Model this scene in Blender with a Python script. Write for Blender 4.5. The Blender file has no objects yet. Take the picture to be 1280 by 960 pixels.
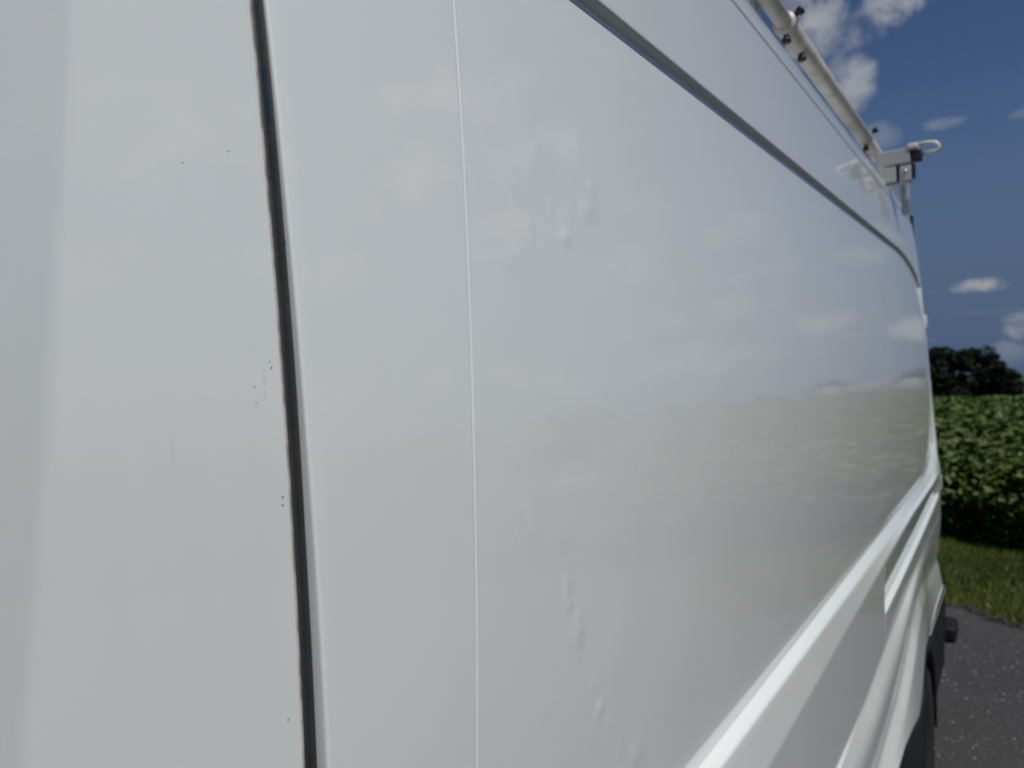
import bpy, bmesh, math, random
import numpy as np
from mathutils import Vector, Matrix, noise
R = math.radians
SC = bpy.context.scene
COL = SC.collection
rng = np.random.default_rng(7)
random.seed(7)

# ------------------------------------------------------------------ camera
D, H = 0.36, 1.75                      # metres from the van's side, eye height
YAW, PITCH, ROLL = R(33.391), R(-0.771), R(2.0)
fw = Vector((math.cos(PITCH)*math.cos(YAW), math.cos(PITCH)*math.sin(YAW), math.sin(PITCH)))
rt0 = Vector((math.sin(YAW), -math.cos(YAW), 0)); up0 = rt0.cross(fw)
rt = rt0*math.cos(ROLL) - up0*math.sin(ROLL); up = rt0*math.sin(ROLL) + up0*math.cos(ROLL)
cam_d = bpy.data.cameras.new('camera'); cam = bpy.data.objects.new('camera', cam_d); COL.objects.link(cam)
cam.matrix_world = Matrix(((rt.x, up.x, -fw.x, 0), (rt.y, up.y, -fw.y, -D), (rt.z, up.z, -fw.z, H), (0, 0, 0, 1)))
cam_d.sensor_width = 36; cam_d.lens = 27; cam_d.clip_start = 0.02; cam_d.clip_end = 20000
cam_d.dof.use_dof = True; cam_d.dof.focus_distance = 0.66; cam_d.dof.aperture_fstop = 7.5
SC.camera = cam

# ------------------------------------------------------------------ light, sky
SUN_EL, SUN_AZ = 60.0, 22.0            # azimuth measured from -Y (camera's side of the van) towards -X
sdir = Vector((-math.sin(R(SUN_AZ))*math.cos(R(SUN_EL)), -math.cos(R(SUN_AZ))*math.cos(R(SUN_EL)), math.sin(R(SUN_EL))))
sl = bpy.data.lights.new('sun', 'SUN'); sl.energy = 3.1; sl.angle = R(0.53); sl.color = (1, 0.962, 0.89)
so = bpy.data.objects.new('sun', sl); COL.objects.link(so); so.rotation_euler = sdir.to_track_quat('Z', 'Y').to_euler()
SC.view_settings.view_transform = 'Standard'; SC.view_settings.look = 'None'
SC.view_settings.exposure = 0.15; SC.view_settings.gamma = 1.0
SKY_STRENGTH = 0.05

W = bpy.data.worlds.new('World'); SC.world = W; W.use_nodes = True
nt = W.node_tree; nt.nodes.clear()
def N(t, kind, **kw):
    n = t.nodes.new(kind)
    for k, v in kw.items(): setattr(n, k, v)
    return n
def L(t, a, b): t.links.new(a, b)
def math_node(t, op, a, b=None, clamp=False):
    n = N(t, 'ShaderNodeMath', operation=op); n.use_clamp = clamp
    for i, v in enumerate((a, b)):
        if v is None: continue
        if isinstance(v, (int, float)): n.inputs[i].default_value = v
        else: L(t, v, n.inputs[i])
    return n.outputs[0]
def ramp(t, fac, stops, interp='LINEAR'):
    n = N(t, 'ShaderNodeValToRGB'); n.color_ramp.interpolation = interp
    while len(n.color_ramp.elements) < len(stops): n.color_ramp.elements.new(0.5)
    for e, (p, c) in zip(n.color_ramp.elements, stops):
        e.position = p; e.color = (c, c, c, 1) if isinstance(c, (int, float)) else (*c, 1)
    L(t, fac, n.inputs[0]); return n.outputs[0]
def mixc(t, fac, a, b):
    n = N(t, 'ShaderNodeMix', data_type='RGBA')
    if isinstance(fac, (int, float)): n.inputs[0].default_value = fac
    else: L(t, fac, n.inputs[0])
    for i, v in ((6, a), (7, b)):
        if isinstance(v, tuple): n.inputs[i].default_value = (*v, 1)
        else: L(t, v, n.inputs[i])
    return n.outputs[2]
sky = N(nt, 'ShaderNodeTexSky', sky_type='NISHITA'); sky.sun_disc = False
sky.sun_elevation = R(SUN_EL); sky.sun_rotation = math.atan2(sdir.x, sdir.y); sky.air_density = 1.0; sky.dust_density = 0.15; sky.ozone_density = 2.2
tc = N(nt, 'ShaderNodeTexCoord')
sep = N(nt, 'ShaderNodeSeparateXYZ'); L(nt, tc.outputs['Generated'], sep.inputs[0])
zc = math_node(nt, 'MAXIMUM', sep.outputs[2], 0.0)
den = math_node(nt, 'ADD', zc, 0.11)
cx = math_node(nt, 'DIVIDE', sep.outputs[0], den); cy = math_node(nt, 'DIVIDE', sep.outputs[1], den)
cmb = N(nt, 'ShaderNodeCombineXYZ'); L(nt, cx, cmb.inputs[0]); L(nt, cy, cmb.inputs[1])
n1 = N(nt, 'ShaderNodeTexNoise'); n1.inputs['Scale'].default_value = 1.15; n1.inputs['Detail'].default_value = 7; n1.inputs['Roughness'].default_value = 0.55; n1.inputs['Distortion'].default_value = 0.25
off = N(nt, 'ShaderNodeVectorMath', operation='ADD'); off.inputs[1].default_value = (5.3, 2.2, 0.4); L(nt, cmb.outputs[0], off.inputs[0]); L(nt, off.outputs[0], n1.inputs['Vector'])
field = ramp(nt, n1.outputs[0], [(0.61, 0.0), (0.82, 1.0)], 'EASE')
# single clouds: direction (azimuth from +X towards +Y, elevation), angular half sizes, strength
n2 = N(nt, 'ShaderNodeTexNoise'); n2.inputs['Scale'].default_value = 26; n2.inputs['Detail'].default_value = 5; L(nt, tc.outputs['Generated'], n2.inputs['Vector'])
n3 = N(nt, 'ShaderNodeTexNoise'); n3.inputs['Scale'].default_value = 9; n3.inputs['Detail'].default_value = 6; L(nt, tc.outputs['Generated'], n3.inputs['Vector'])
n4 = N(nt, 'ShaderNodeTexNoise'); n4.inputs['Scale'].default_value = 17; n4.inputs['Detail'].default_value = 8; n4.inputs['Roughness'].default_value = 0.62; n4.inputs['Distortion'].default_value = 0.4; L(nt, tc.outputs['Generated'], n4.inputs['Vector'])
az = math_node(nt, 'ARCTAN2', sep.outputs[1], sep.outputs[0]); el = math_node(nt, 'ARCSINE', sep.outputs[2])
CLOUDS = [(1.95, 4.6, 1.75, 0.55, 1.0), (-0.4, 1.9, 1.2, 1.3, .85), (-1.5, 3.4, 1.0, .5, .6), (0.3, 0.2, 1.3, .9, .7), (10.2, 21.7, 3.4, 2.8, .95), (6.8, 22.3, 3.4, 1.9, .9), (4.0, 22.9, 3.2, 1.2, .65),
          (8.7, 18.2, 1.3, 1.9, .75), (9.8, 19.2, 1.3, 1.0, .6), (12.3, 24.5, 3.0, 2.2, .8), (3.7, 14.9, 1.1, .4, .28), (7.7, 14.6, 1.6, .9, .3), (-.9, 14.6, 1.0, .4, .25), (-5, 3.0, 2.5, 1.0, .6), (-11, 4.5, 4, 1.0, .55), (-18, 7, 6, 2.0, .45), (-26, 6, 5, 1.5, .5), (-7, 9, 3, 1.2, .3), (-30, 15.5, 6, 3.2, .95), (-38, 21, 8, 4, .9), (-46, 14, 7, 3, .9), (-54, 24, 8, 5, .9), (-23, 11.5, 4, 1.6, .8), (-33, 27, 7, 3, .85), (-15, 13, 3.5, 1.8, .5), (-64, 13, 8, 4, .8), (-27, 22, 4, 2, .7), (-20, 3, 8, 2, .5), (-35, 3.5, 9, 2.2, .6), (-50, 4, 9, 2.5, .65), (-66, 4, 10, 3, .65), (-85, 5, 12, 3, .6)]
cm = field
for (a, e, sa, se, st) in CLOUDS:
    da = math_node(nt, 'DIVIDE', math_node(nt, 'SUBTRACT', az, R(a)), R(sa)); de = math_node(nt, 'DIVIDE', math_node(nt, 'SUBTRACT', el, R(e)), R(se))
    d2 = math_node(nt, 'ADD', math_node(nt, 'MULTIPLY', da, da), math_node(nt, 'MULTIPLY', de, de))
    wob = math_node(nt, 'MULTIPLY', math_node(nt, 'SUBTRACT', n4.outputs[0], 0.5), 5.0)
    v = math_node(nt, 'ADD', math_node(nt, 'SUBTRACT', 1.15 if sa*se < 3 else 0.75, d2), wob)
    mr = N(nt, 'ShaderNodeMapRange', interpolation_type='SMOOTHSTEP'); L(nt, v, mr.inputs[0]); mr.inputs[1].default_value = -0.1; mr.inputs[2].default_value = 1.5; mr.inputs[4].default_value = st
    cm = math_node(nt, 'MAXIMUM', cm, mr.outputs[0])
hz = N(nt, 'ShaderNodeMapRange'); L(nt, sep.outputs[2], hz.inputs[0]); hz.inputs[1].default_value = -0.02; hz.inputs[2].default_value = 0.04
cm = math_node(nt, 'MULTIPLY', cm, hz.outputs[0])
ccol = mixc(nt, n2.outputs[0], (5.0, 5.2, 5.8), (9.0, 9.0, 9.0))
tint = N(nt, 'ShaderNodeMix', data_type='RGBA', blend_type='MULTIPLY'); tint.inputs[0].default_value = 1.0; L(nt, sky.outputs[0], tint.inputs[6]); tint.inputs[7].default_value = (0.56, 0.66, 0.84, 1)
low = N(nt, 'ShaderNodeMapRange', interpolation_type='SMOOTHSTEP'); L(nt, sep.outputs[2], low.inputs[0]); low.inputs[1].default_value = 0.0; low.inputs[2].default_value = 0.36; low.inputs[3].default_value = 1.0; low.inputs[4].default_value = 0.0
haze_c = mixc(nt, low.outputs[0], tint.outputs[2], (1.32, 2.05, 3.55))           # blue-grey air low over the horizon
skyc = mixc(nt, math_node(nt, 'MULTIPLY', cm, 0.9), haze_c, ccol)
bg = N(nt, 'ShaderNodeBackground'); bg.inputs[1].default_value = SKY_STRENGTH; L(nt, skyc, bg.inputs[0])
wo = N(nt, 'ShaderNodeOutputWorld'); L(nt, bg.outputs[0], wo.inputs[0])

# ------------------------------------------------------------------ materials
MATS = {}
def mat(name, col, rough=0.5, metal=0.0, coat=0.0, spec=0.5, coat_rough=0.03):
    m = bpy.data.materials.new(name); m.use_nodes = True; t = m.node_tree; b = t.nodes['Principled BSDF']
    b.inputs['Base Color'].default_value = (*col, 1); b.inputs['Roughness'].default_value = rough; b.inputs['Metallic'].default_value = metal
    b.inputs['Coat Weight'].default_value = coat; b.inputs['Coat Roughness'].default_value = coat_rough; b.inputs['Specular IOR Level'].default_value = spec
    MATS[name] = m; return m, t, b
def noise_tex(t, scale, detail=4, rough=0.5, coord='Object'):
    c = N(t, 'ShaderNodeTexCoord'); n = N(t, 'ShaderNodeTexNoise'); n.inputs['Scale'].default_value = scale; n.inputs['Detail'].default_value = detail; n.inputs['Roughness'].default_value = rough
    L(t, c.outputs[coord], n.inputs['Vector']); return n.outputs[0]
def bump(t, b, h, strength, dist, coat=False):
    n = N(t, 'ShaderNodeBump'); n.inputs['Strength'].default_value = strength; n.inputs['Distance'].default_value = dist; L(t, h, n.inputs['Height'])
    L(t, n.outputs[0], b.inputs['Normal'])
    if coat: L(t, n.outputs[0], b.inputs['Coat Normal'])
# white van paint: faint road film, orange peel
m, t, b = mat('white_paint', (0.80, 0.80, 0.785), 0.35, coat=1.0, spec=0.65, coat_rough=0.02); b.inputs['Coat IOR'].default_value = 1.72
film = noise_tex(t, 2.3, 6, 0.6); grime = noise_tex(t, 16, 5, 0.65)
c = N(t, 'ShaderNodeTexCoord'); mp = N(t, 'ShaderNodeMapping'); mp.inputs['Scale'].default_value = (60, 60, 2.2); L(t, c.outputs['Object'], mp.inputs[0])
runs = N(t, 'ShaderNodeTexNoise'); runs.inputs['Scale'].default_value = 1.0; runs.inputs['Detail'].default_value = 5; L(t, mp.outputs[0], runs.inputs['Vector'])
dirt = math_node(t, 'ADD', ramp(t, film, [(0.35, 0.0), (0.75, 0.5)]), ramp(t, runs.outputs[0], [(0.5, 0.0), (0.8, 0.16)])); speck = ramp(t, noise_tex(t, 420, 2, 0.5), [(0.70, 0.0), (0.76, 0.6)])
L(t, mixc(t, math_node(t, 'ADD', dirt, speck, True), (0.785, 0.812, 0.795), (0.74, 0.755, 0.735)), b.inputs['Base Color'])
L(t, ramp(t, grime, [(0.3, 0.008), (0.75, 0.03)]), b.inputs['Coat Roughness'])
bump(t, b, noise_tex(t, 260, 2, 0.5), 0.03, 0.001, True)
m, t, b = mat('black_plastic', (0.022, 0.023, 0.025), 0.6, spec=0.25); bump(t, b, noise_tex(t, 400, 2), 0.3, 0.001)
L(t, mixc(t, noise_tex(t, 9, 5), (0.006, 0.0062, 0.0065), (0.013, 0.013, 0.0135)), b.inputs['Base Color'])
m, t, b = mat('seal_rubber', (0.03, 0.031, 0.033), 0.6); L(t, mixc(t, noise_tex(t, 22, 6, 0.7), (0.020, 0.0215, 0.0245), (0.052, 0.055, 0.061)), b.inputs['Base Color']); bump(t, b, noise_tex(t, 300, 3), 0.4, 0.0008)
m, t, b = mat('primer_edge', (0.33, 0.27, 0.2), 0.7); L(t, mixc(t, ramp(t, noise_tex(t, 70, 4), [(0.42, 0.0), (0.58, 1.0)]), (0.36, 0.33, 0.28), (0.62, 0.59, 0.53)), b.inputs['Base Color'])
mat('blue_tape', (0.012, 0.042, 0.075), 0.6); mat('chip_dark', (0.26, 0.25, 0.24), 0.7); mat('scuff_grey', (0.6, 0.6, 0.59), 0.6)
m, t, b = mat('tyre_rubber', (0.009, 0.009, 0.0095), 0.85); m, t, b = mat('steel_rim', (0.35, 0.35, 0.36), 0.35, 0.9)
mat('dark_glass', (0.01, 0.012, 0.014), 0.03, coat=1.0); mat('underbody', (0.012, 0.012, 0.012), 0.9); mat('void_black', (0.004, 0.004, 0.004), 0.9)
m, t, b = mat('rack_coating', (0.40, 0.365, 0.30), 0.42, 0.0, spec=0.5)
L(t, mixc(t, ramp(t, noise_tex(t, 14, 6, 0.7), [(0.4, 0.0), (0.7, 1.0)]), (0.54, 0.525, 0.475), (0.36, 0.34, 0.29)), b.inputs['Base Color']); bump(t, b, noise_tex(t, 90, 3), 0.2, 0.001)
m, t, b = mat('white_powder', (0.72, 0.72, 0.70), 0.4); L(t, mixc(t, noise_tex(t, 30, 5), (0.74, 0.74, 0.72), (0.55, 0.54, 0.51)), b.inputs['Base Color'])
m, t, b = mat('grey_alloy', (0.50, 0.50, 0.50), 0.45, 0.4)
mat('knob_rubber', (0.01, 0.01, 0.011), 0.5); mat('red_lens', (0.35, 0.01, 0.01), 0.1, coat=1.0)
# asphalt: stones of different grey in dark binder
m, t, b = mat('asphalt', (0.05, 0.05, 0.052), 0.85)
c = N(t, 'ShaderNodeTexCoord'); vo = N(t, 'ShaderNodeTexVoronoi'); vo.inputs['Scale'].default_value = 75; L(t, c.outputs['Object'], vo.inputs['Vector'])
sv = N(t, 'ShaderNodeSeparateColor'); L(t, vo.outputs['Color'], sv.inputs[0])
stone = ramp(t, sv.outputs[0], [(0.0, (0.035, 0.035, 0.037)), (0.55, (0.055, 0.054, 0.054)), (0.86, (0.085, 0.082, 0.08)), (0.965, (0.12, 0.118, 0.112)), (0.985, (0.36, 0.35, 0.33))], 'CONSTANT')
edge = ramp(t, vo.outputs['Distance'], [(0.25, 0.0), (0.75, 1.0)])
patch = noise_tex(t, 0.9, 5)
L(t, mixc(t, ramp(t, patch, [(0.35, 0.0), (0.7, 0.45)]), mixc(t, edge, stone, (0.026, 0.026, 0.027)), (0.05, 0.048, 0.045)), b.inputs['Base Color'])
hh = math_node(t, 'ADD', math_node(t, 'MULTIPLY', vo.outputs['Distance'], -1.0), noise_tex(t, 40, 3)); bump(t, b, hh, 0.8, 0.006)
m, t, b = mat('soil_turf', (0.06, 0.065, 0.025), 0.9); L(t, mixc(t, noise_tex(t, 6, 6), (0.035, 0.045, 0.012), (0.065, 0.068, 0.025)), b.inputs['Base Color']); bump(t, b, noise_tex(t, 30, 5), 0.9, 0.05)
def leafmat(name, a, bcol, rough=0.5, trans=0.0):
    m, t, b = mat(name, a, rough); oi = N(t, 'ShaderNodeAttribute', attribute_name='tone')
    L(t, mixc(t, oi.outputs['Fac'], a, bcol), b.inputs['Base Color'])
    b.inputs['Specular IOR Level'].default_value = 0.3
    return m
leafmat('grass_blade', (0.042, 0.070, 0.006), (0.110, 0.135, 0.014), 0.7)
leafmat('soy_leaf', (0.036, 0.061, 0.008), (0.104, 0.140, 0.018), 0.55)
leafmat('oak_leaf', (0.006, 0.010, 0.004), (0.028, 0.040, 0.012), 0.8)
leafmat('bark', (0.05, 0.042, 0.034), (0.07, 0.06, 0.05), 0.9)
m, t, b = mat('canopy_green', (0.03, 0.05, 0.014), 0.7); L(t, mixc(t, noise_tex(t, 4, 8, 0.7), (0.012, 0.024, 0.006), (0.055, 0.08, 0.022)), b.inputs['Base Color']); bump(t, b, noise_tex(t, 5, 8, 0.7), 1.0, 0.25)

# ------------------------------------------------------------------ helpers
def mesh_obj(name, verts, faces, mname, parent=None, smooth=True, label=None, kind=None):
    me = bpy.data.meshes.new(name); me.from_pydata([tuple(map(float, v)) for v in verts], [], faces)
    me.materials.append(MATS[mname]); me.validate()
    if smooth: me.polygons.foreach_set('use_smooth', [True]*len(me.polygons))
    o = bpy.data.objects.new(name, me); COL.objects.link(o)
    if parent: o.parent = parent
    if label: o['label'] = label
    if kind: o['kind'] = kind
    return o
def bm_obj(name, bm, mname, parent=None, smooth=False, label=None):
    me = bpy.data.meshes.new(name); bmesh.ops.recalc_face_normals(bm, faces=bm.faces); bm.to_mesh(me); bm.free(); me.materials.append(MATS[mname])
    if smooth: me.polygons.foreach_set('use_smooth', [True]*len(me.polygons))
    o = bpy.data.objects.new(name, me); COL.objects.link(o)
    if parent: o.parent = parent
    if label: o['label'] = label
    return o
def root(name, label, cat, loc=(0, 0, 0), group=None):
    o = bpy.data.objects.new(name, None); COL.objects.link(o); o.location = loc; o['label'] = label; o['category'] = cat; o.empty_display_size = 0.2
    if group: o['group'] = group
    return o
def box(bm, x0, x1, y0, y1, z0, z1, bev=0.0, seg=2):
    r = bmesh.ops.create_cube(bm, size=1.0); vs = r['verts']
    for v in vs: v.co = Vector(((x0+x1)/2 + v.co.x*(x1-x0), (y0+y1)/2 + v.co.y*(y1-y0), (z0+z1)/2 + v.co.z*(z1-z0)))
    if bev: bmesh.ops.bevel(bm, geom=list({e for v in vs for e in v.link_edges}), offset=bev, segments=seg, affect='EDGES', profile=0.6)
def tube_data(pts, rad, n=16, close=True):
    pts = [Vector(p) for p in pts]; V = []; F = []
    rads = rad if isinstance(rad, (list, tuple)) else [rad]*len(pts)
    u = None
    for i, p in enumerate(pts):
        d = (pts[min(i+1, len(pts)-1)] - pts[max(i-1, 0)]).normalized()
        if u is None: u = d.orthogonal().normalized()
        u = (u - d*u.dot(d)).normalized(); w = d.cross(u)
        for k in range(n):
            a = 2*math.pi*k/n; V.append(p + (u*math.cos(a) + w*math.sin(a))*rads[i])
    for i in range(len(pts)-1):
        for k in range(n): F.append((i*n+k, i*n+(k+1) % n, (i+1)*n+(k+1) % n, (i+1)*n+k))
    if close: F.append(tuple(range(n))[::-1]); F.append(tuple((len(pts)-1)*n+k for k in range(n)))
    return V, F
def tube(name, pts, rad, mname, parent=None, n=16, smooth=True):
    V, F = tube_data(pts, rad, n); return mesh_obj(name, V, F, mname, parent, smooth)
def grid_obj(name, G, mname, parent, flip=False, label=None):
    nx, nr = G.shape[:2]; idx = np.arange(nx*nr).reshape(nx, nr)
    q = np.stack([idx[:-1, :-1], idx[1:, :-1], idx[1:, 1:], idx[:-1, 1:]], -1).reshape(-1, 4)
    if flip: q = q[:, ::-1]
    me = bpy.data.meshes.new(name); v = G.reshape(-1, 3).astype(np.float32)
    me.vertices.add(len(v)); me.vertices.foreach_set('co', v.ravel()); me.loops.add(q.size); me.loops.foreach_set('vertex_index', q.ravel().astype(np.int32))
    me.polygons.add(len(q)); me.polygons.foreach_set('loop_start', np.arange(0, q.size, 4, dtype=np.int32)); me.polygons.foreach_set('loop_total', np.full(len(q), 4, dtype=np.int32))
    me.update(calc_edges=True); me.validate(); me.materials.append(MATS[mname]); me.polygons.foreach_set('use_smooth', [True]*len(me.polygons))
    o = bpy.data.objects.new(name, me); COL.objects.link(o); o.parent = parent
    if label: o['label'] = label
    return o
def tri_cloud(name, V, F, tone, mname, parent=None, kind=None):
    me = bpy.data.meshes.new(name); V = np.asarray(V, np.float32); F = np.asarray(F, np.int32); k = F.shape[1]
    me.vertices.add(len(V)); me.vertices.foreach_set('co', V.ravel()); me.loops.add(F.size); me.loops.foreach_set('vertex_index', F.ravel())
    me.polygons.add(len(F)); me.polygons.foreach_set('loop_start', np.arange(0, F.size, k, dtype=np.int32)); me.polygons.foreach_set('loop_total', np.full(len(F), k, dtype=np.int32))
    me.update(calc_edges=True); a = me.attributes.new('tone', 'FLOAT', 'POINT'); a.data.foreach_set('value', np.asarray(tone, np.float32)); me.materials.append(MATS[mname])
    o = bpy.data.objects.new(name, me); COL.objects.link(o)
    if parent: o.parent = parent
    if kind: o['kind'] = kind
    return o
def leaves(P, size, up_bias=0.6, aspect=1.25):
    """pointed leaves (4 verts, folded slightly) at points P with random tilt"""
    n = len(P); nrm = rng.normal(size=(n, 3)); nrm[:, 2] = np.abs(nrm[:, 2]) + up_bias*1.6; nrm /= np.linalg.norm(nrm, axis=1)[:, None]
    a = rng.normal(size=(n, 3)); a -= nrm*(a*nrm).sum(1)[:, None]; a /= np.linalg.norm(a, axis=1)[:, None]; b = np.cross(nrm, a)
    s = (size*rng.uniform(.65, 1.3, n))[:, None]; droop = nrm*s*0.18
    V = np.stack([P - a*s*.5*aspect - droop, P + b*s*.42 + a*s*.02, P + a*s*.62*aspect - droop, P - b*s*.42 + a*s*.02], 1).reshape(-1, 3)
    i = np.arange(n)[:, None]*4
    return V, np.concatenate([i + np.array([[0, 1, 2]]), i + np.array([[0, 2, 3]])], 0)

# ------------------------------------------------------------------ ground
EN = np.array([0.82, -0.572])                       # pad edge, turf strip and field lie along lines across this direction
S_PAD, S_CROP = 5.36, 7.98
def terr(x, y):
    x = np.asarray(x, float); y = np.asarray(y, float); k = np.clip((-y-3)/20, 0, 1); return -(1-.48*k*k*(3-2*k))*np.where(x > 12, .375+.036*(x-12), np.where(x > 8, .05*(x-4.5), np.where(x > 1, .05*(x-1)**2/14, 0)))
def edge_coord(x, y): return EN[0]*x + EN[1]*y
def wob(u): return 0.07*np.sin(u*2.1+.4) + 0.05*np.sin(u*5.3) + 0.03*np.sin(u*11.7+1) + 0.018*np.sin(u*31+2) + 0.012*np.sin(u*67)
def sheet(name, us, ss, mname, dz, kind='structure', zfun=None):
    """sheet in pad-edge coordinates: u along the edge, s across it"""
    T = np.array([0.572, 0.82])
    U, S = np.meshgrid(us, ss, indexing='ij'); X = EN[0]*S + T[0]*U; Y = EN[1]*S + T[1]*U
    Z = terr(X, Y) + dz
    if zfun is not None: Z = Z + zfun(U, S, X, Y)
    o = grid_obj(name, np.stack([X, Y, Z], -1), mname, None, flip=True); o['kind'] = kind; return o
far_u = np.concatenate([-np.geomspace(6000, 30, 26), np.linspace(-28, 28, 90), np.geomspace(30, 6000, 26)])
far_s = np.concatenate([-np.geomspace(6000, 20, 20), np.linspace(-18, 18, 60), np.geomspace(20, 6000, 40)])
sheet('ground', far_u, far_s, 'soil_turf', -0.03)
pad_u = np.linspace(-16, 16, 1400)
T2 = np.array([0.572, 0.82])
rows = np.linspace(0, 1, 60)
U = pad_u[:, None]*np.ones((1, 60)); S = -14 + (S_PAD + wob(pad_u)[:, None] + 14)*rows[None, :]
X = EN[0]*S + T2[0]*U; Y = EN[1]*S + T2[1]*U
o = grid_obj('asphalt_pad', np.stack([X, Y, terr(X, Y) - 0.026*(rows[None, :] > .999)], -1), 'asphalt', None, flip=True); o['kind'] = 'structure'
# turf between pad and crop
n = 70000
u = np.concatenate([rng.uniform(-14, 10, n//2), rng.uniform(2.2, 7.5, n - n//2)]); s = rng.uniform(S_PAD-.02, S_CROP+.3, n); s = s + wob(u)*np.clip((S_CROP-s)/2.6, 0, 1)
x = EN[0]*s + T2[0]*u; y = EN[1]*s + T2[1]*u; z = terr(x, y) - 0.035
h = rng.uniform(.035, .085, n); w = rng.uniform(.003, .006, n); aa = rng.uniform(0, 6.283, n); ln = rng.uniform(.01, .05, n); la = rng.uniform(0, 6.283, n)
P0 = np.stack([x - w*np.cos(aa), y - w*np.sin(aa), z], -1); P1 = np.stack([x + w*np.cos(aa), y + w*np.sin(aa), z], -1); P2 = np.stack([x + ln*np.cos(la), y + ln*np.sin(la), z + h], -1)
tn = np.clip(rng.normal(.45, .25, n) + .3*np.sin(x*2.1+y*1.3), 0, 1)
tri_cloud('grass', np.stack([P0, P1, P2], 1).reshape(-1, 3), np.arange(3*n).reshape(-1, 3), np.repeat(tn, 3), 'grass_blade', kind='stuff')
n = 9000; u = np.concatenate([rng.uniform(-14, 10, n//2), rng.uniform(2.2, 7.5, n - n//2)]); s = S_PAD + wob(u) - np.abs(rng.normal(0, .05, n)); x = EN[0]*s + T2[0]*u; y = EN[1]*s + T2[1]*u
P = np.stack([x, y, terr(x, y) + .004], -1); V, F = leaves(P, rng.uniform(.006, .02, n), 1.5, 1.0); tri_cloud('verge_litter', V, F, np.repeat(rng.uniform(.2, 1, n), 4), 'bark', kind='stuff')
# clover heads and dry bits in the turf
n = 70; u = rng.uniform(2, 7.5, n); s = rng.uniform(S_PAD, S_PAD+1.6, n) + wob(u)
x = EN[0]*s + T2[0]*u; y = EN[1]*s + T2[1]*u; P = np.stack([x, y, terr(x, y) + rng.uniform(.01, .06, n)], -1)
V, F = leaves(P, .014, .8, 1.0); tri_cloud('clover_heads', V, F, np.ones(len(V)), 'white_powder', kind='stuff')
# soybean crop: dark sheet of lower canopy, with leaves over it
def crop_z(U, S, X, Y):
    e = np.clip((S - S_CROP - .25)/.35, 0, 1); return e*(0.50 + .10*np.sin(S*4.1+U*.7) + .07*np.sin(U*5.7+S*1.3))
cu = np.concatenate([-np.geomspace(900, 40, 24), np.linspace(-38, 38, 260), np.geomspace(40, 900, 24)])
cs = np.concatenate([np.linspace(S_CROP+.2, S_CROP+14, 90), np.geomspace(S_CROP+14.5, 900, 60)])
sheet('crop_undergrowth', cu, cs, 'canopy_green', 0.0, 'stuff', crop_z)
Ps, Sz = [], []
def crop_patch(n, u0, u1, s0, s1, size, zlo, zhi):
    u = rng.uniform(u0, u1, n); s = rng.uniform(s0, s1, n) + .10*np.sin(u*3.3) + .07*np.sin(u*8.1)
    x = EN[0]*s + T2[0]*u; y = EN[1]*s + T2[1]*u
    hump = .08*np.sin(s*8.3 + .6*np.sin(u*1.7)) + .05*np.sin(u*7.9 + s)
    z = terr(x, y) + (zlo + (zhi-zlo)*rng.uniform(0, 1, n)**.6)*np.where(s < S_CROP+.25, .8, 1) + hump
    # leaves sit on plants: pull towards plant centres so gaps stay dark
    Ps.append(np.stack([x, y, z], -1)); Sz.append(np.full(n, size))
crop_patch(15000, 1.5, 9, S_CROP-.05, S_CROP+.7, .085, .02, .72)
crop_patch(32000, 0, 13, S_CROP+.4, S_CROP+6, .095, .45, .74)
crop_patch(30000, -16, 1.5, S_CROP, S_CROP+1.2, .085, .05, .70)
crop_patch(60000, -16, 1.5, S_CROP+.8, S_CROP+6, .10, .45, .74)
crop_patch(50000, 3, 50, S_CROP+5, S_CROP+45, .22, .5, .74)
crop_patch(90000, -60, 3, S_CROP+5, S_CROP+45, .22, .5, .74)
crop_patch(40000, 20, 130, S_CROP+40, S_CROP+120, .5, .45, .74)
P = np.concatenate(Ps); Sz = np.concatenate(Sz); V, F = leaves(P, Sz, .5); tn = np.repeat(np.clip(rng.beta(1.6, 2.6, len(P)) + .12*np.sin(P[:, 0]*5)*np.sin(P[:, 1]*6), 0, 1), 4)
tri_cloud('soybean_crop', V, F, tn, 'soy_leaf', kind='stuff')

# ------------------------------------------------------------------ trees
def tree_meshes(seed, height, spread, nleaf, leaf):
    r = np.random.default_rng(seed); tv, tf = [], []
    def add(pts, rad, n=7):
        V, F = tube_data(pts, rad, n); o = len(tv); tv.extend(V); tf.extend([tuple(i+o for i in f) for f in F])
    add([(0, 0, -.3), (.05*height*.1, 0, height*.18), (0, .02*height, height*.45), (0, 0, height*.8)], [height*.035, height*.026, height*.017, height*.004])
    clumps = []
    for k in range(30):
        a = r.uniform(0, 6.283); zz = height*r.uniform(.1, .5); rr = spread*r.uniform(.35, .95); top = height*r.uniform(.12, .9); rr *= math.sqrt(max(.05, 1-((top/height-.4)/.62)**2))
        end = (rr*math.cos(a), rr*math.sin(a), top); add([(0, 0, zz), (end[0]*.5, end[1]*.5, (zz+top)/2+.03*height), end], [height*.011, height*.007, height*.002], 5)
        clumps.append((np.array(end), height*r.uniform(.10, .17)))
    clumps.append((np.array([0, 0, height*.88]), height*.13)); clumps.append((np.array([0, 0, height*.6]), height*.22))
    pts = []
    for c, s in clumps:
        n = int(nleaf/len(clumps)); d = r.normal(size=(n, 3)); d /= np.linalg.norm(d, axis=1)[:, None]; pts.append(c + d*(s*r.uniform(.35, 1.08, n)**.5)[:, None]*np.array([1.15, 1.15, .85]))
    P = np.concatenate(pts); P[:, 2] = np.maximum(P[:, 2], height*.08)
    return tv, tf, P, leaf
TREES = []
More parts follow.
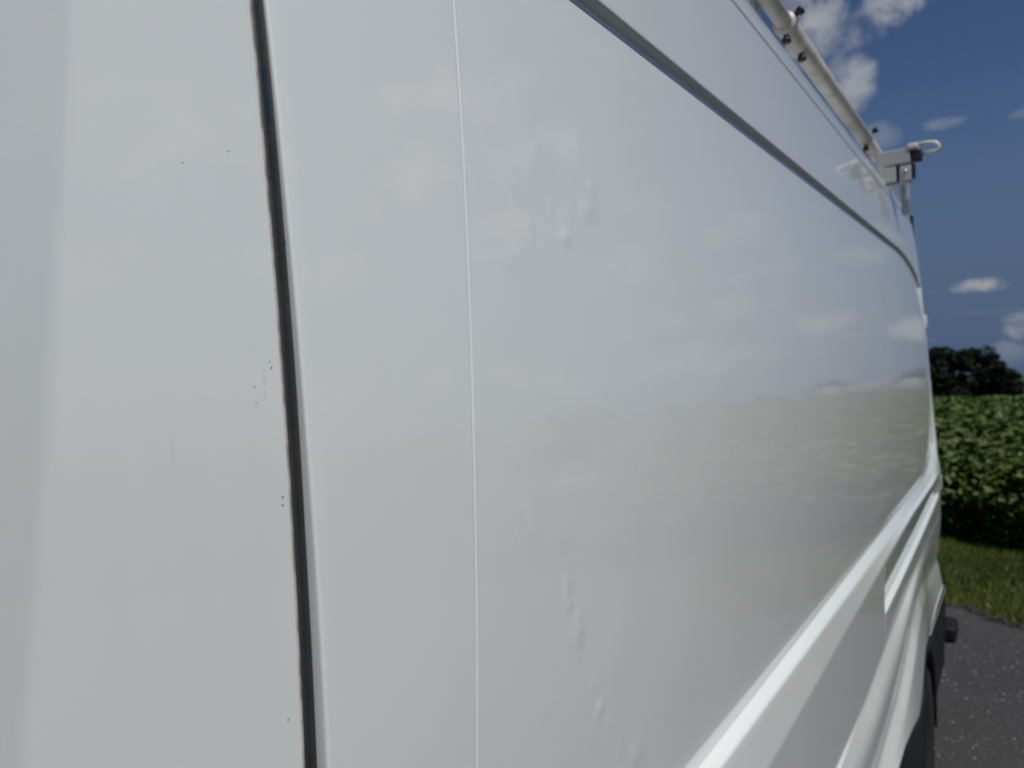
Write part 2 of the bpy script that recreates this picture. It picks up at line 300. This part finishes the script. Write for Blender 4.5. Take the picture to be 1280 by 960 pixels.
def make_tree(name, seed, height, spread, nleaf, leaf, label, loc, group):
    t_ = root(name, label, 'tree', loc, group); tv, tf, P, lf = tree_meshes(seed, height, spread, nleaf, leaf)
    mesh_obj('trunk', tv, tf, 'bark', t_)
    V, F = leaves(P, np.full(len(P), lf), .1, 1.0); tri_cloud('crown', V, F, np.repeat(np.clip(rng.beta(1.5, 3, len(P)), 0, 1), 4), 'oak_leaf', t_)
    TREES.append(t_); return t_
def copy_tree(src, loc, sc, rz, label, group):
    r = src.copy(); COL.objects.link(r); r.location = loc; r.scale = (sc*1.1, sc*1.1, sc); r.rotation_euler = (0, 0, rz); r['label'] = label; r['group'] = group
    for ch in src.children:
        c_ = ch.copy(); COL.objects.link(c_); c_.parent = r
    return r
def at_az(azd, dist): 
    x = dist*math.cos(R(azd)); y = -D + dist*math.sin(R(azd)); return x, y, float(terr(x, y))
GT = 'trees beyond the crop field'
for (azd, dist, hgt, spr, lab, sd) in [(3.9, 128, 8.1, 4.4, 'dark broad tree close behind the rear corner of the van', 3), (2.35, 130, 7.9, 4.5, 'dark round tree in the middle of the clump beyond the crop field', 5), (1.05, 126, 5.3, 3.0, 'lower dark tree at the right end of the clump beyond the crop field', 8)]:
    make_tree('broadleaf_tree', sd, hgt, spr, 5200, .42, lab, at_az(azd, dist), GT)
for (azd, dist, sc, lab) in [(0.25, 133, .36, 'small dark tree just right of the low end of the clump'), (5.4, 131, .98, 'dark tree hidden mostly behind the van rear corner'), (-.9, 140, .30, 'small dark bush at the right edge of the clump beyond the field')]:
    copy_tree(TREES[1], at_az(azd, dist), sc, azd*9, lab, GT)
# tree line round the field on the camera's right: seen mirrored in the van's side
for i in range(70):
    azd = -5 - i*1.45 + random.uniform(-.7, .7); dist = random.uniform(205, 235); sc = random.uniform(.5, .95)*(1 if azd > -12 else .62 if azd > -38 else .45)*.9
    x, y, z = at_az(azd, dist)
    copy_tree(TREES[i % 3], (x, y, z), sc*1.1, random.uniform(0, 6), 'dark tree in the far tree line, seen mirrored in the van side', 'trees of the far tree line')

# ------------------------------------------------------------------ the van
van = root('cargo_van', 'white high-roof cargo van with small dings in its long recessed side panel', 'van')
def ybase(z):
    q = z - H; return .047*q + .10*q*q
X_GAP0, X_GAP1, X_SEAM, X_END, X_COR, X_REAR = 0.3035, 0.3122, 0.484, 4.07, 4.15, 4.27
def sm(a, b, v):
    t_ = np.clip((np.asarray(v, float)-a)/(b-a), 0, 1); return t_*t_*(3-2*t_)
def interp(x, tbl): return float(np.interp(x, [p[0] for p in tbl], [p[1] for p in tbl]))
ZB = [(-3, .69), (2.3, .69), (2.5, .665), (2.66, .632), (2.78, .645), (2.9, .695), (3.02, .72), (3.2, .70), (3.4, .665), (3.7, .66), (4.3, .66)]
def ell(x, x0, x1, rz): 
    t_ = np.clip((x-x0)/(x1-x0), 0, 1); return rz*(1-math.sqrt(max(0, 1-t_*t_)))
def profile(x):
    """control points (y, z, corner radius, rows to the next point), top to bottom, at station x"""
    zt = 2.157 + .013*(min(x, 3.4)-.72); zt -= ell(x, 3.42, X_END, .10); zh = zt + .009
    zl = 1.245 + ell(x, 3.60, X_END, .11); zo = 1.239 - .010*(x-.95) + ell(x, 3.60, X_END+.03, .10)*.95
    dep = 1 - float(sm(X_END, X_END+.065, x))            # recess runs out at the rear end wall
    fr = -.012                                           # frame stands proud of the panel
    yl = -.012; f_out = -.032
    def mixy(deep, z): 
        k = (z-zo)/(zh-zo); fy = (f_out)*(1-k) + (ybase(zh)+fr)*k - .004*4*k*(1-k); return deep*dep + fy*(1-dep)
    z2 = min(1.161 + .028*(x-1.065), 1.215) if x > 1.065 else 1.161
    z3 = interp(x, [(-1, .925), (1.6, .931), (1.96, .935), (2.34, .963), (2.98, 1.002), (3.6, 1.015), (4.4, 1.015)])
    z4 = interp(x, [(-1, .745), (1.8, .748), (2.05, .757), (2.4, .79), (2.62, .84), (2.8, .88), (3.05, .90), (3.3, .885), (3.6, .82), (4.2, .78)])
    zb = interp(x, ZB); tp = .046*float(sm(2.5, 3.9, x)); st3 = .0045*(1-float(sm(1.6, 2.0, x))) + .001
    pk = float(sm(2.305, 2.325, x))*(1-float(sm(3.95, 4.08, x))); zp = 1.058 + .014*(x-2.34) + .014*max(0, x-2.34)**2 if x > 2.34 else 1.058
    za = max(z2-.012, zp+.03)
    def lower(z): k = (z-z3)/(z2-z3); return -.0375*(1-k) - .044*k
    return [(.063, 2.4025, .0, 3), (.0505, 2.400, .004, 14), (.031, 2.25, .05, 10), (ybase(zh)+fr, zh, .003, 6), (mixy(ybase(zt-.002), zt-.002), zt-.002, .005, 240),
            (mixy(yl, zl), zl, .004, 6), (f_out, zo, .006, 5), (-.044, z2, .012, 3), (lower(za), za, .006, 4), (lower(zp+.008)+.015*pk, zp+.008, .004, 3), (lower(zp-.004)-.002*pk, zp-.004, .003, 6),
            (-.0377, z3+.004, .003, 2), (-.0377-st3, z3-.003, .003, 8), (-.058+tp*.5, (z3*.62+z4*.38)+.012, .03, 8), (-.054+tp*.8, z4+.010, .012, 4), (-.074+tp, z4-.040, .010, 5), (-.083+tp, zb+.012, .012, 3), (-.080+tp, zb, .004, 2), (-.05, zb-.001, 0, 0)]
def section(x, ctl):
    out = []; n = len(ctl)
    P = [np.array(c_[:2]) for c_ in ctl]
    ent, ext = [], []
    for i in range(n):
        if 0 < i < n-1 and ctl[i][2] > 0:
            a = P[i-1]-P[i]; b_ = P[i+1]-P[i]; la, lb = np.linalg.norm(a), np.linalg.norm(b_)
            r = min(ctl[i][2], .45*la, .45*lb); ent.append(P[i] + a/max(la, 1e-9)*r); ext.append(P[i] + b_/max(lb, 1e-9)*r)
        else: ent.append(P[i]); ext.append(P[i])
    for i in range(n):
        if 0 < i < n-1 and ctl[i][2] > 0:
            for k in range(6):
                t_ = k/5; out.append((1-t_)**2*ent[i] + 2*t_*(1-t_)*P[i] + t_*t_*ext[i])
        else: out.append(P[i])
        if i < n-1:
            m_ = ctl[i][3]
            for k in range(1, m_): out.append(ext[i] + (ent[i+1]-ext[i])*(k/m_))
    return np.array(out)
# dings pushed out from inside: (x, z, half width x, half height z, height)
DINGS = [(.655, 1.880, .0065, .0085, .00085), (.648, 1.862, .006, .010, .0003), (.711, 1.918, .010, .012, .0006), (.705, 1.955, .018, .030, .0006), (.557, 1.914, .014, .016, .00035), (.556, 1.850, .010, .012, .0004), (.56, 1.90, .012, .03, .0003),
         (.603, 1.555, .0045, .017, .0006), (.606, 1.537, .004, .005, .0005), (.617, 1.508, .010, .022, .0005), (.630, 1.495, .008, .016, -.0004), (.656, 1.424, .006, .009, .0006), (.640, 1.405, .008, .010, .0003), (.556, 1.463, .008, .009, .00035), (.734, 1.345, .012, .016, .0006),
         (.602, 1.60, .014, .018, .0004), (.532, 1.637, .006, .010, .00025), (.525, 1.617, .0022, .003, .0004), (1.04, 1.615, .008, .030, .00022), (.60, 1.872, .004, .012, -.0003), (.545, 1.62, .01, .02, .0003), (.70, 1.885, .03, .04, -.0005), (.60, 1.93, .03, .05, .0006), (.76, 1.93, .04, .02, .0004), (.64, 1.93, .02, .03, -.0006),
         (.66, 1.72, .05, .025, .0004), (.62, 1.66, .03, .015, -.0004), (.70, 1.47, .02, .03, .0004), (.9, 1.40, .03, .05, .0004), (.575, 1.935, .005, .006, .0003), (.590, 1.885, .004, .006, .00025), (.628, 1.905, .006, .008, .0004), (.668, 1.905, .006, .007, .00035), (.722, 1.940, .007, .012, .0005), (.690, 1.932, .005, .008, -.0003), (.62, 1.965, .008, .010, .0003), (.61, 1.575, .003, .004, .0003), (.622, 1.525, .004, .006, .0004), (.645, 1.452, .004, .005, .0003), (.673, 1.40, .006, .008, .0004), (.70, 1.37, .006, .010, .0003)]
def panel_relief(X, Z):
    h = np.zeros_like(X)
    for (cx_, cz_, sx, sz, hh_) in DINGS:
        big = sx > .016
        h += (.9 if big else .68 if hh_ < .00042 else 1.25)*hh_*np.exp(-.5*(((X-cx_)/((1.3 if big else .95)*sx))**2 + ((Z-cz_)/((.8 if big else .6)*sz))**2))
    h += .00022*np.sin(X*9.1+Z*3.3)*np.sin(Z*11.3+1.1+X*2) + .00006*np.sin(X*23+1.7+3*np.sin(Z*5))*np.sin(Z*29+.4+2*np.sin(X*7))
    # seam: a fold line, the panel behind it stands 1.6 mm proud
    xs = X_SEAM - .003 + .0935*(Z-1.75) + .033*(Z-1.75)**2; h += .00045*sm(-.0006, .0006, X-xs) + .00012*np.exp(-.5*((X-xs-.0010)/.0007)**2) - .0003*np.exp(-.5*((X-xs+.0012)/.0006)**2)
    return h
def inset(x):
    if x <= X_COR: return 0.
    r = X_REAR-X_COR; d = min(x-X_COR, r); return r*1.15*(1-math.sqrt(max(0, 1-(d/r)**2)))
def side_grid(xs, roll_first=None, roll_last=None, door=False):
    cols = []
    for i, x in enumerate(xs):
        ctl = profile(x); s_ = section(x, ctl); y, z = s_[:, 0].copy(), s_[:, 1]
        zt_, zl_ = ctl[4][1], ctl[5][1]; kk = np.clip((z-zl_)/(zt_-zl_), 0, 1)     # the recessed panel bows like the rest of the side
        y += (ybase(zl_+(zt_-zl_)*kk) - (ybase(zl_)*(1-kk) + ybase(zt_)*kk))*(1-float(sm(X_END, X_END+.065, x)))
        xx = np.full_like(y, x)
        w = (ybase(z) > -9)
        mask = sm(1.275, 1.30, z)*sm(2.16, 2.13, z) if not door else 0
        if not door: y -= panel_relief(xx, z)*sm(1.272, 1.30, z)*(1-sm(2.10, 2.13, z))
        cols.append(np.stack([xx, y + inset(x), z], -1))
    return np.array(cols)
def rolled(x_edge, sgn, r=.005, depth=.03):
    """stations and inward offsets of a hemmed panel edge; sgn +1: edge at high x"""
    a = np.linspace(0, math.pi/2, 7); xs = x_edge - sgn*r + sgn*r*np.sin(a); ys = r*(1-np.cos(a))
    return list(zip(xs, ys)) + [(x_edge, r+.01), (x_edge, depth)]
tilt_line = lambda z: X_GAP0 + .0*z
# side panel behind the door gap
ed = rolled(X_GAP1, -1, .0022, .03)[::-1]
xs_body = [X_GAP1+.012] + list(np.arange(X_GAP1+.02, X_SEAM-.040, .006)) + list(np.arange(X_SEAM-.040, X_SEAM+.036, .0005)) + list(np.arange(X_SEAM+.038, .80, .0028)) + list(np.arange(.803, 1.35, .005)) + list(np.arange(1.36, 2.15, .012)) + list(np.arange(2.15, 2.29, .012)) + list(np.arange(2.295, 2.34, .003)) + list(np.arange(2.35, X_END-.03, .016)) + list(np.arange(X_END-.03, X_END+.07, .004)) + list(np.linspace(X_END+.072, X_COR, 3))
xs_body += [X_COR + (X_REAR-X_COR)*math.sin(a) for a in np.linspace(.12, math.pi/2, 12)]
G = side_grid(xs_body)
E_ = []
for (xe, yo) in ed:
    c_ = side_grid([X_GAP1+.01])[0].copy(); c_[:, 0] = xe; c_[:, 1] += yo; E_.append(c_)
G = np.concatenate([np.array(E_), G], 0)
grid_obj('side_panel', G, 'white_paint', van)
# front door (no recess in view: profile blended to the panel plane), crease leaning back towards its top
def door_section(x, extra=0.0):
    zs = np.concatenate([np.linspace(2.30, 1.30, 120), np.linspace(1.29, .70, 40)]); y = ybase(zs)
    low = 1-sm(1.18, 1.30, zs); y = y*(1-low) + low*(-.054); y = y - .012*low*np.sin(np.clip((1.2-zs)/.5, 0, 1)*math.pi)
    xc = .172 + .125*(zs-1.75); d = xc - x
    y = y - 0.21*np.where(d > .004, d, np.where(d > -.004, (d+.004)**2/.016, 0))*(1-sm(.10, .25, d)) - .21*.17*sm(.10, .25, d)
    y = y + .00025*np.sin(x*17+zs*6)*np.sin(zs*13)
    return np.stack([np.full_like(zs, x), y + extra, zs], -1)
door = bpy.data.objects.new('front_door', None); COL.objects.link(door); door.parent = van
cols = [door_section(x) for x in list(np.linspace(-.72, 0, 25)) + list(np.arange(.01, X_GAP0-.006, .0022))]
for (xe, yo) in rolled(X_GAP0, 1, .0022, .028): cols.append(door_section(X_GAP0-.003, yo) * np.array([0, 1, 1]) + np.array([xe, 0, 0]))
COL.objects.unlink(door); bpy.data.objects.remove(door)
door = grid_obj('front_door', np.array(cols), 'white_paint', van)
# worn primer showing along the door's edge (ragged strip, 0.4 mm proud)
V, F = [], []
zz = np.linspace(2.28, .72, 420)
for i, z_ in enumerate(zz):
    yy = float(np.interp(-z_, -door_section(X_GAP0-.003)[:, 2], door_section(X_GAP0-.003)[:, 1])); wd = .0002 + .00015*max(0, noise.noise((z_*9, 1.3, 0))+.15) + .0016*max(0, noise.noise((z_*46, 7, 0))-.38)
    V += [(X_GAP0-.0021-wd, yy-.00022, z_), (X_GAP0-.0004, yy+.0002, z_), (X_GAP0+.0004, yy+.004, z_)]
    if i: a = 3*(i-1); F += [(a, a+1, a+4, a+3), (a+1, a+2, a+5, a+4)]
mesh_obj('chipped_edge', V, F, 'primer_edge', door, label='door edge worn through to tan primer')
# rubber seal in the gap: two lips and a channel; pillar-side lip stands in for edge shade
def strip(name, prof, mname, parent, z0=2.3, z1=.7, n=90, fy=None):
    V, F = [], []; k = len(prof)
    for i, z_ in enumerate(np.linspace(z0, z1, n)):
        yb_ = float(ybase(z_)) if z_ > 1.25 else -.011
        for (px_, py_) in prof: V.append((px_ + .0006*noise.noise((z_*7, px_*90, 3)), yb_ + py_, z_))
        if i:
            for j in range(k-1): a = (i-1)*k+j; F.append((a, a+1, a+k+1, a+k))
    return mesh_obj(name, V, F, mname, parent)
strip('door_seal', [(X_GAP0-.02, .034), (X_GAP0-.002, .030), (X_GAP0+.0008, .012), (X_GAP0+.003, .0075), (X_GAP0+.0050, .0060), (X_GAP0+.0060, .0090), (X_GAP0+.0066, .0042), (X_GAP0+.0078, .0012), (X_GAP1+.0006, -.0004), (X_GAP1+.0024, -.0012), (X_GAP1+.0033, -.0009), (X_GAP1+.0036, .0004), (X_GAP1+.0037, .016), (X_GAP1+.02, .034)], 'seal_rubber', van)
strip('tape_scrap', [(X_GAP0+.0064, .0045), (X_GAP0+.0069, .0030), (X_GAP0+.0074, .0018)], 'blue_tape', van, 1.941, 1.908, 12)
strip('tape_scrap', [(X_GAP0+.0068, .0034), (X_GAP0+.0080, .0006), (X_GAP0+.0092, -.0006)], 'blue_tape', van, 1.8345, 1.832, 4)
strip('pillar_inner', [(X_GAP0-.06, .05), (X_GAP1+.06, .05)], 'void_black', van)
# roof: strip over the seam, gutter, crown, far side
def roof_ring(x):
    i_ = inset(x)*.9; fr = -.031
    half = [(.062, 2.4035), (.0525, 2.4050), (.0523, 2.409), (.060, 2.445), (.066, 2.463), (.074, 2.474), (.088, 2.484), (.11, 2.491), (.16, 2.499), (.3, 2.516), (.6, 2.535), (1.0, 2.542)]
    pts = [(y+i_, z) for y, z in half]; far = [(2.0-y, z) for y, z in pts[::-1][1:]]
    return pts + far
xs_roof = list(np.linspace(-.75, .3, 8)) + list(np.linspace(.35, X_COR, 46)) + [X_COR + (X_REAR-X_COR)*math.sin(a) for a in np.linspace(.15, math.pi/2, 8)]
grid_obj('roof', np.array([[(x, y, z - .6*max(0, inset(x)-.0)*.35) for y, z in roof_ring(x)] for x in xs_roof]), 'white_paint', van, flip=True)
V, F = [], []
for i, x in enumerate(np.linspace(-.7, X_COR, 40)):
    V += [(x, .0555, 2.3995), (x, .0555, 2.4055)]
    if i: a = 2*(i-1); F.append((a, a+1, a+3, a+2))
mesh_obj('roof_seam', V, F, 'seal_rubber', van)
# far side, rear doors, underbody
far = [(1.938, 2.4035), (1.95, 2.2), (2.01, 1.7), (2.06, 1.2), (2.07, .8), (2.05, .35)]
grid_obj('far_side_panel', np.array([[(x, y - inset(x), z) for y, z in far] for x in list(np.linspace(-.75, X_COR, 12)) + [X_COR+.06, X_REAR-.02, X_REAR]]), 'white_paint', van, flip=True)
for (a0, a1) in ((.10, .997), (1.003, 1.90)):
    bm = bmesh.new(); box(bm, X_REAR-.03, X_REAR+.012, a0, a1, .62, 2.38, .012); rd = bm_obj('rear_door', bm, 'white_paint', van, True)
    bm = bmesh.new(); box(bm, X_REAR+.0125, X_REAR+.018, a0+.14, a1-.12, 1.55, 2.05, .003); bm_obj('window', bm, 'dark_glass', rd)
bm = bmesh.new(); box(bm, X_REAR-.06, X_REAR-.035, .05, 1.95, .5, 2.45); bm_obj('rear_wall', bm, 'void_black', van)
for z_ in (1.93, 1.15):
    bm = bmesh.new(); box(bm, X_COR+.035, X_REAR+.02, z_*.058-.107, .05, z_-.035, z_+.035, .008); bm_obj('hinge', bm, 'white_paint', van, True)
bm = bmesh.new(); box(bm, X_REAR-.06, X_REAR-.002, -.010, .06, .95, 1.35, .012); bm_obj('tail_light', bm, 'red_lens', van, True)
bm = bmesh.new(); box(bm, -2.1, 4.05, .10, 1.9, .28, .50, .03); bm_obj('underbody', bm, 'underbody', van)
# black side cladding under the body and round the rear wheel opening
XW, ZW, RO = 3.04, .335, .365
V, F = [], []; st = []
xs_c = list(np.linspace(-.7, 2.4, 30)) + list(np.arange(2.44, 3.72, .012)) + list(np.linspace(3.74, 4.18, 12))
for x in xs_c:
    zb = interp(x, ZB); dz = RO**2-(x-XW)**2; zo_ = ZW + math.sqrt(dz) if dz > 0 else .30
    lip = .014*math.exp(-((abs(x-XW)-RO*.8)/.22)**2)
    zo_ = max(zo_, .30); yc_ = -.078 + .042*float(sm(2.5, 3.9, x))
    zo_ = min(zo_, zb-.012)
    i_ = inset(x)
    st.append([(x, -.05+i_, zb+.004), (x, yc_+i_, zb-.001), (x, yc_-.004-lip*.3+i_, zb-.006), (x, yc_-.003-lip+i_, zo_+.018*(zb-zo_ > .03)), (x, yc_-lip+i_, zo_), (x, yc_+.015+i_, zo_-.001), (x, .05+i_, zo_+.002)])
grid_obj('side_cladding', np.array(st), 'black_plastic', van)
# wheel housing and wheels
V, F = [], []
for k, a in enumerate(np.linspace(-.1, math.pi+.1, 24)):
    for yy in (-.065, .30): V.append((XW + (RO+.004)*math.cos(a), yy, ZW + (RO+.004)*math.sin(a)))
    if k: j = 2*(k-1); F.append((j, j+1, j+3, j+2))
mesh_obj('wheel_housing', V, F, 'void_black', van)
bm = bmesh.new(); box(bm, XW-.4, XW+.4, .30, .31, .2, .74); bm_obj('wheel_housing', bm, 'void_black', van)
def wheel(x, y0):
    w = bpy.data.objects.new('wheel', None); COL.objects.link(w); w.parent = van; w.location = (x, y0, .335)
    prof = [(.18, .02), (.20, .002), (.26, -.006), (.305, .0), (.328, .018), (.335, .045), (.335, .17), (.325, .20), (.28, .215), (.19, .20)]
    V, F = [], []; n = 48
    for k in range(n):
        a = 2*math.pi*k/n
        for (r, yy) in prof: V.append((r*math.cos(a), yy, r*math.sin(a)))
    m_ = len(prof)
    for k in range(n):
        for j in range(m_-1): F.append((k*m_+j, ((k+1) % n)*m_+j, ((k+1) % n)*m_+j+1, k*m_+j+1))
    mesh_obj('tyre', V, F, 'tyre_rubber', w)
    prof = [(.0, .06), (.05, .055), (.06, .045), (.09, .05), (.13, .075), (.165, .06), (.178, .03), (.195, .012), (.20, .03)]; V, F = [], []
    for k in range(n):
        a = 2*math.pi*k/n
        for (r, yy) in prof: V.append((r*math.cos(a), yy, r*math.sin(a)))
    m_ = len(prof)
    for k in range(n):
        for j in range(m_-1): F.append((k*m_+j, ((k+1) % n)*m_+j, ((k+1) % n)*m_+j+1, k*m_+j+1))
    mesh_obj('rim', V, F, 'steel_rim', w); return w
for (x, y) in ((XW, -.058), (-1.35, -.05), (XW, 1.83), (-1.35, 1.83)): wheel(x, y)
# mud flap ahead of... behind the tyre, rear step bumper
bm = bmesh.new(); box(bm, 4.19, 4.33, -.036, 2.02, .36, .63, .03, 3); bm_obj('rear_bumper', bm, 'black_plastic', van, True)
bm = bmesh.new(); box(bm, 4.30, 4.50, -.078, 1.9, .345, .425, .02, 3); bm_obj('bumper_step', bm, 'black_plastic', van, True)
# nose of the van (behind the photographer)
def nose_ring(x, zt, yin):
    return [(x, -.05+yin, .35), (x, -.06+yin, .9), (x, -.04+yin*1.1, min(1.25, zt-.1)), (x, .0+yin*1.3, zt-.05), (x, .2+yin, zt), (x, 1, zt+.03), (x, 1.8-yin, zt), (x, 2.0-yin*1.3, zt-.05), (x, 2.04-yin*1.1, min(1.25, zt-.1)), (x, 2.06-yin, .9), (x, 2.05-yin, .35)]
st = [nose_ring(*a) for a in ((-.735, 2.5, .03), (-1.0, 2.35, .05), (-1.45, 1.72, .06), (-1.6, 1.42, .06), (-1.9, 1.30, .09), (-2.2, 1.12, .2), (-2.3, .95, .3), (-2.32, .6, .4))]
ns = grid_obj('nose', np.array(st, float), 'white_paint', van)
mesh_obj('windscreen', [(-1.02, .2, 2.34), (-1.02, 1.8, 2.34), (-1.5, 1.88, 1.64), (-1.5, .12, 1.64)], [(0, 1, 2, 3)], 'dark_glass', van)
# chips, scratches: tiny marks standing a fraction of a millimetre on the paint
def on_side(px, pz):
    if px < X_GAP0: s_ = door_section(px); return float(np.interp(-pz, -s_[:, 2], s_[:, 1]))
    y = ybase(pz) - float(panel_relief(np.array([px]), np.array([pz]))[0]); return y
def pix(u_, v_):
    """where the camera's ray through a pixel of the photograph meets the van's side"""
    d = fw + rt*((u_-640)/960) + up*((480-v_)/960); t_ = D/d.y
    for _ in range(30):
        p = Vector((0, -D, H)) + d*t_; t_ += (on_side(p.x, p.z)-p.y)/d.y*.9
    return p.x, p.z
chip_me = None
for (u_, v_, r_) in [(337, 452, .0005), (339, 459, .0008), (318, 483, .0006), (320, 503, .0005), (353, 621, .0009), (353, 631, .0008), (228, 203, .0005), (285, 189, .0005), (360, 899, .0008), (596, 268, .0008), (612, 477, .0006), (724, 537, .0006)]:
    x_, z_ = pix(u_, v_)
    if chip_me is None:
        k = 9; rr = [.7, 1.1, .9, 1.2, .8, 1, .75, 1.15, .9]
        vs = [(rr[i]*math.cos(6.283*i/k), 0, rr[i]*1.25*math.sin(6.283*i/k)) for i in range(k)] + [(0, -.25, 0)]
        co_ = mesh_obj('paint_chip', vs, [(i, (i+1) % k, k) for i in range(k)], 'chip_dark', van); chip_me = co_.data
    else:
        co_ = bpy.data.objects.new('paint_chip', chip_me); COL.objects.link(co_); co_.parent = van
    co_.location = (x_, on_side(x_, z_)-.0003, z_); co_.scale = (r_*.8, r_*.5, r_*.8); co_.rotation_euler = (0, random.uniform(0, 6), 0)
def scratch(a, b_, w, mname):
    p, q = pix(*a), pix(*b_); V, F = [], []; n = 14
    for i in range(n):
        t_ = i/(n-1); x_ = p[0]+(q[0]-p[0])*t_ + .0004*noise.noise((t_*6, a[0], 0)); z_ = p[1]+(q[1]-p[1])*t_; ww = .5*w*(.25+abs(noise.noise((t_*5+a[1], 2, 0)))*1.6)*math.sin(math.pi*(t_*.9+.05)); yy = on_side(x_, z_)-.0003
        V += [(x_-ww, yy, z_), (x_+ww, yy, z_)]
        if i: j = 2*(i-1); F.append((j, j+1, j+3, j+2))
    mesh_obj('scratch', V, F, mname, van)
scratch((213, 540), (217, 586), .0009, 'scuff_grey'); scratch((673, 294), (671, 309), .0006, 'chip_dark'); scratch((594, 446), (592, 474), .0016, 'scuff_grey'); scratch((596, 150), (596, 162), .0005, 'chip_dark'); scratch((329, 455), (331, 500), .0008, 'scuff_grey')

# ------------------------------------------------------------------ ladder rack on the roof
rack = root('ladder_rack', 'tan tube ladder rack with black knobs along the white van roof edge', 'ladder rack')
YR, ZR = .125, 2.633
for yy in (YR, 2.0-YR):
    rl = tube('rail', [(-.2, yy, ZR), (2.09, yy, ZR)], .0215, 'rack_coating', rack, 20)
    rl2 = tube('rail', [(2.085, yy, ZR-.004), (3.34, yy, ZR-.004)], .0275, 'rack_coating', rack, 20)
    tube('rail', [(3.335, yy, ZR-.004), (3.80, yy, ZR-.006), (3.92, yy, ZR-.02), (4.05, yy, ZR-.07), (4.36, yy, ZR-.23)], .026, 'rack_coating', rack, 16)
    for xx, rr in ((2.08, .0300), (3.33, .0290)): tube('collar', [(xx-.012, yy, ZR-.002), (xx+.012, yy, ZR-.002)], rr, 'rack_coating', rack, 20)
    if yy < 1:
        for (xx, dy, dz) in ((2.08, -.06, -1), (2.08, -.87, .49), (2.23, -.16, -1), (3.33, -.06, -1), (3.33, -.87, .49), (3.88, -.1, -1)):
            d = Vector((0, dy, dz)).normalized()
            p = Vector((xx, yy, ZR)); tube('knob', [p+d*.026, p+d*.036, p+d*.039, p+d*.050, p+d*.053], [.006, .007, .011, .012, .008], 'knob_rubber', rack, 12)
        for (xx, zz_) in ((3.98, ZR-.045), (4.2, ZR-.15)):
            V, F = [], []; 
            pts = [(xx, yy-.030+.014*math.cos(a), zz_+.014*math.sin(a)) for a in np.linspace(0, 2*math.pi, 15)]; tube('ring', pts, .0035, 'white_powder', rack, 6)
    for xx in (.6, 3.1):
        bm = bmesh.new(); box(bm, xx-.035, xx+.035, yy+.01, yy+.07, 2.480, 2.575, .008); bm_obj('foot', bm, 'white_powder', rack)
for xx in (.4, 1.9, 3.5):
    bm = bmesh.new(); box(bm, xx-.025, xx+.025, YR+.02, 2.0-YR-.02, 2.585, 2.625, .006); bm_obj('crossbar', bm, 'grey_alloy', rack)
XB = 3.46
bm = bmesh.new(); box(bm, XB-.03, XB+.03, -.022, YR-.022, 2.531, 2.592, .006); cb = bm_obj('crossbar', bm, 'grey_alloy', rack, label='rear crossbar sticking out past the roof edge')
bm = bmesh.new(); box(bm, XB-.035, XB+.035, -.050, -.012, 2.583, 2.606, .008); bm_obj('end_cap', bm, 'white_powder', cb)
bm = bmesh.new(); box(bm, XB-.025, XB+.025, -.062, -.0225, 2.538, 2.580, .006); bm_obj('pivot_block', bm, 'knob_rubber', cb)
tube('loop_handle', [(XB, -.040, 2.606), (XB, -.085, 2.604), (XB, -.108, 2.600), (XB, -.120, 2.588), (XB, -.120, 2.574), (XB, -.110, 2.566), (XB, -.062, 2.564)], .0075, 'white_powder', cb, 10)
bm = bmesh.new(); box(bm, XB-.03, XB+.03, .030, .075, 2.462, 2.524, .006); bm_obj('bracket', bm, 'grey_alloy', rack)
bm = bmesh.new(); box(bm, XB-.028, XB+.028, -.024, .018, 2.462, 2.522, .006); br = bm_obj('bracket', bm, 'grey_alloy', rack)
bm = bmesh.new(); box(bm, XB-.022, XB+.022, -.036, -.0245, 2.474, 2.529, .003); bm_obj('dark_strip', bm, 'knob_rubber', br)
bm = bmesh.new(); box(bm, XB-.022, XB+.022, .0185, .0295, 2.468, 2.529, .002); bm_obj('dark_strip', bm, 'knob_rubber', br)  # black strip filling the gap between the brackets, stands in for its shade
tube('bolt', [(XB-.030, -.004, 2.498), (XB-.037, -.004, 2.498)], .007, 'steel_rim', br, 10)
bm = bmesh.new(); box(bm, XB+.05, XB+.07, -.006, .022, 2.34, 2.47, .004); bm_obj('support_post', bm, 'grey_alloy', rack)

# ------------------------------------------------------------------ white vans parked beyond the field (mirrored in the panel)
GV = 'white vans parked beyond the field'
def far_van():
    r = root('parked_van', 'white van parked far beyond the field, seen mirrored in the panel', 'van', group=GV)
    bm = bmesh.new(); box(bm, -2.7, 1.5, -1, 1, .45, 2.5, .12); box(bm, 1.5, 2.7, -.95, .95, .45, 1.35, .12); bm_obj('body', bm, 'white_powder', r)
    bm = bmesh.new(); vs = [bm.verts.new(p) for p in ((1.52, -.9, 2.35), (1.52, .9, 2.35), (2.3, .85, 1.36), (2.3, -.85, 1.36))]; bm.faces.new(vs); bm.faces.new([vs[0], vs[3], bm.verts.new((1.52, -.9, 1.36))]); bm.faces.new([vs[2], vs[1], bm.verts.new((1.52, .9, 1.36))]); bm_obj('cab_glass', bm, 'dark_glass', r)
    for sx in (-1.8, 1.7):
        for sy in (-.95, .95): tube('wheel', [(sx, sy-.12, .36), (sx, sy+.12, .36)], .36, 'tyre_rubber', r, 14)
    return r
fv = None
for i, azd in enumerate((-4.9, -6.0, -7.3, -8.5, -9.9, -10.9)):
    x, y, z = at_az(azd, 185 + 3*i)
    if fv is None: fv = far_van(); r = fv
    else:
        r = fv.copy(); COL.objects.link(r)
        for ch in fv.children:
            c_ = ch.copy(); COL.objects.link(c_); c_.parent = r
    r.location = (x, y, z + .6); r.rotation_euler = (0, 0, R(azd) + math.pi/2 + random.uniform(-.2, .2) + (math.pi if i % 3 == 1 else 0))
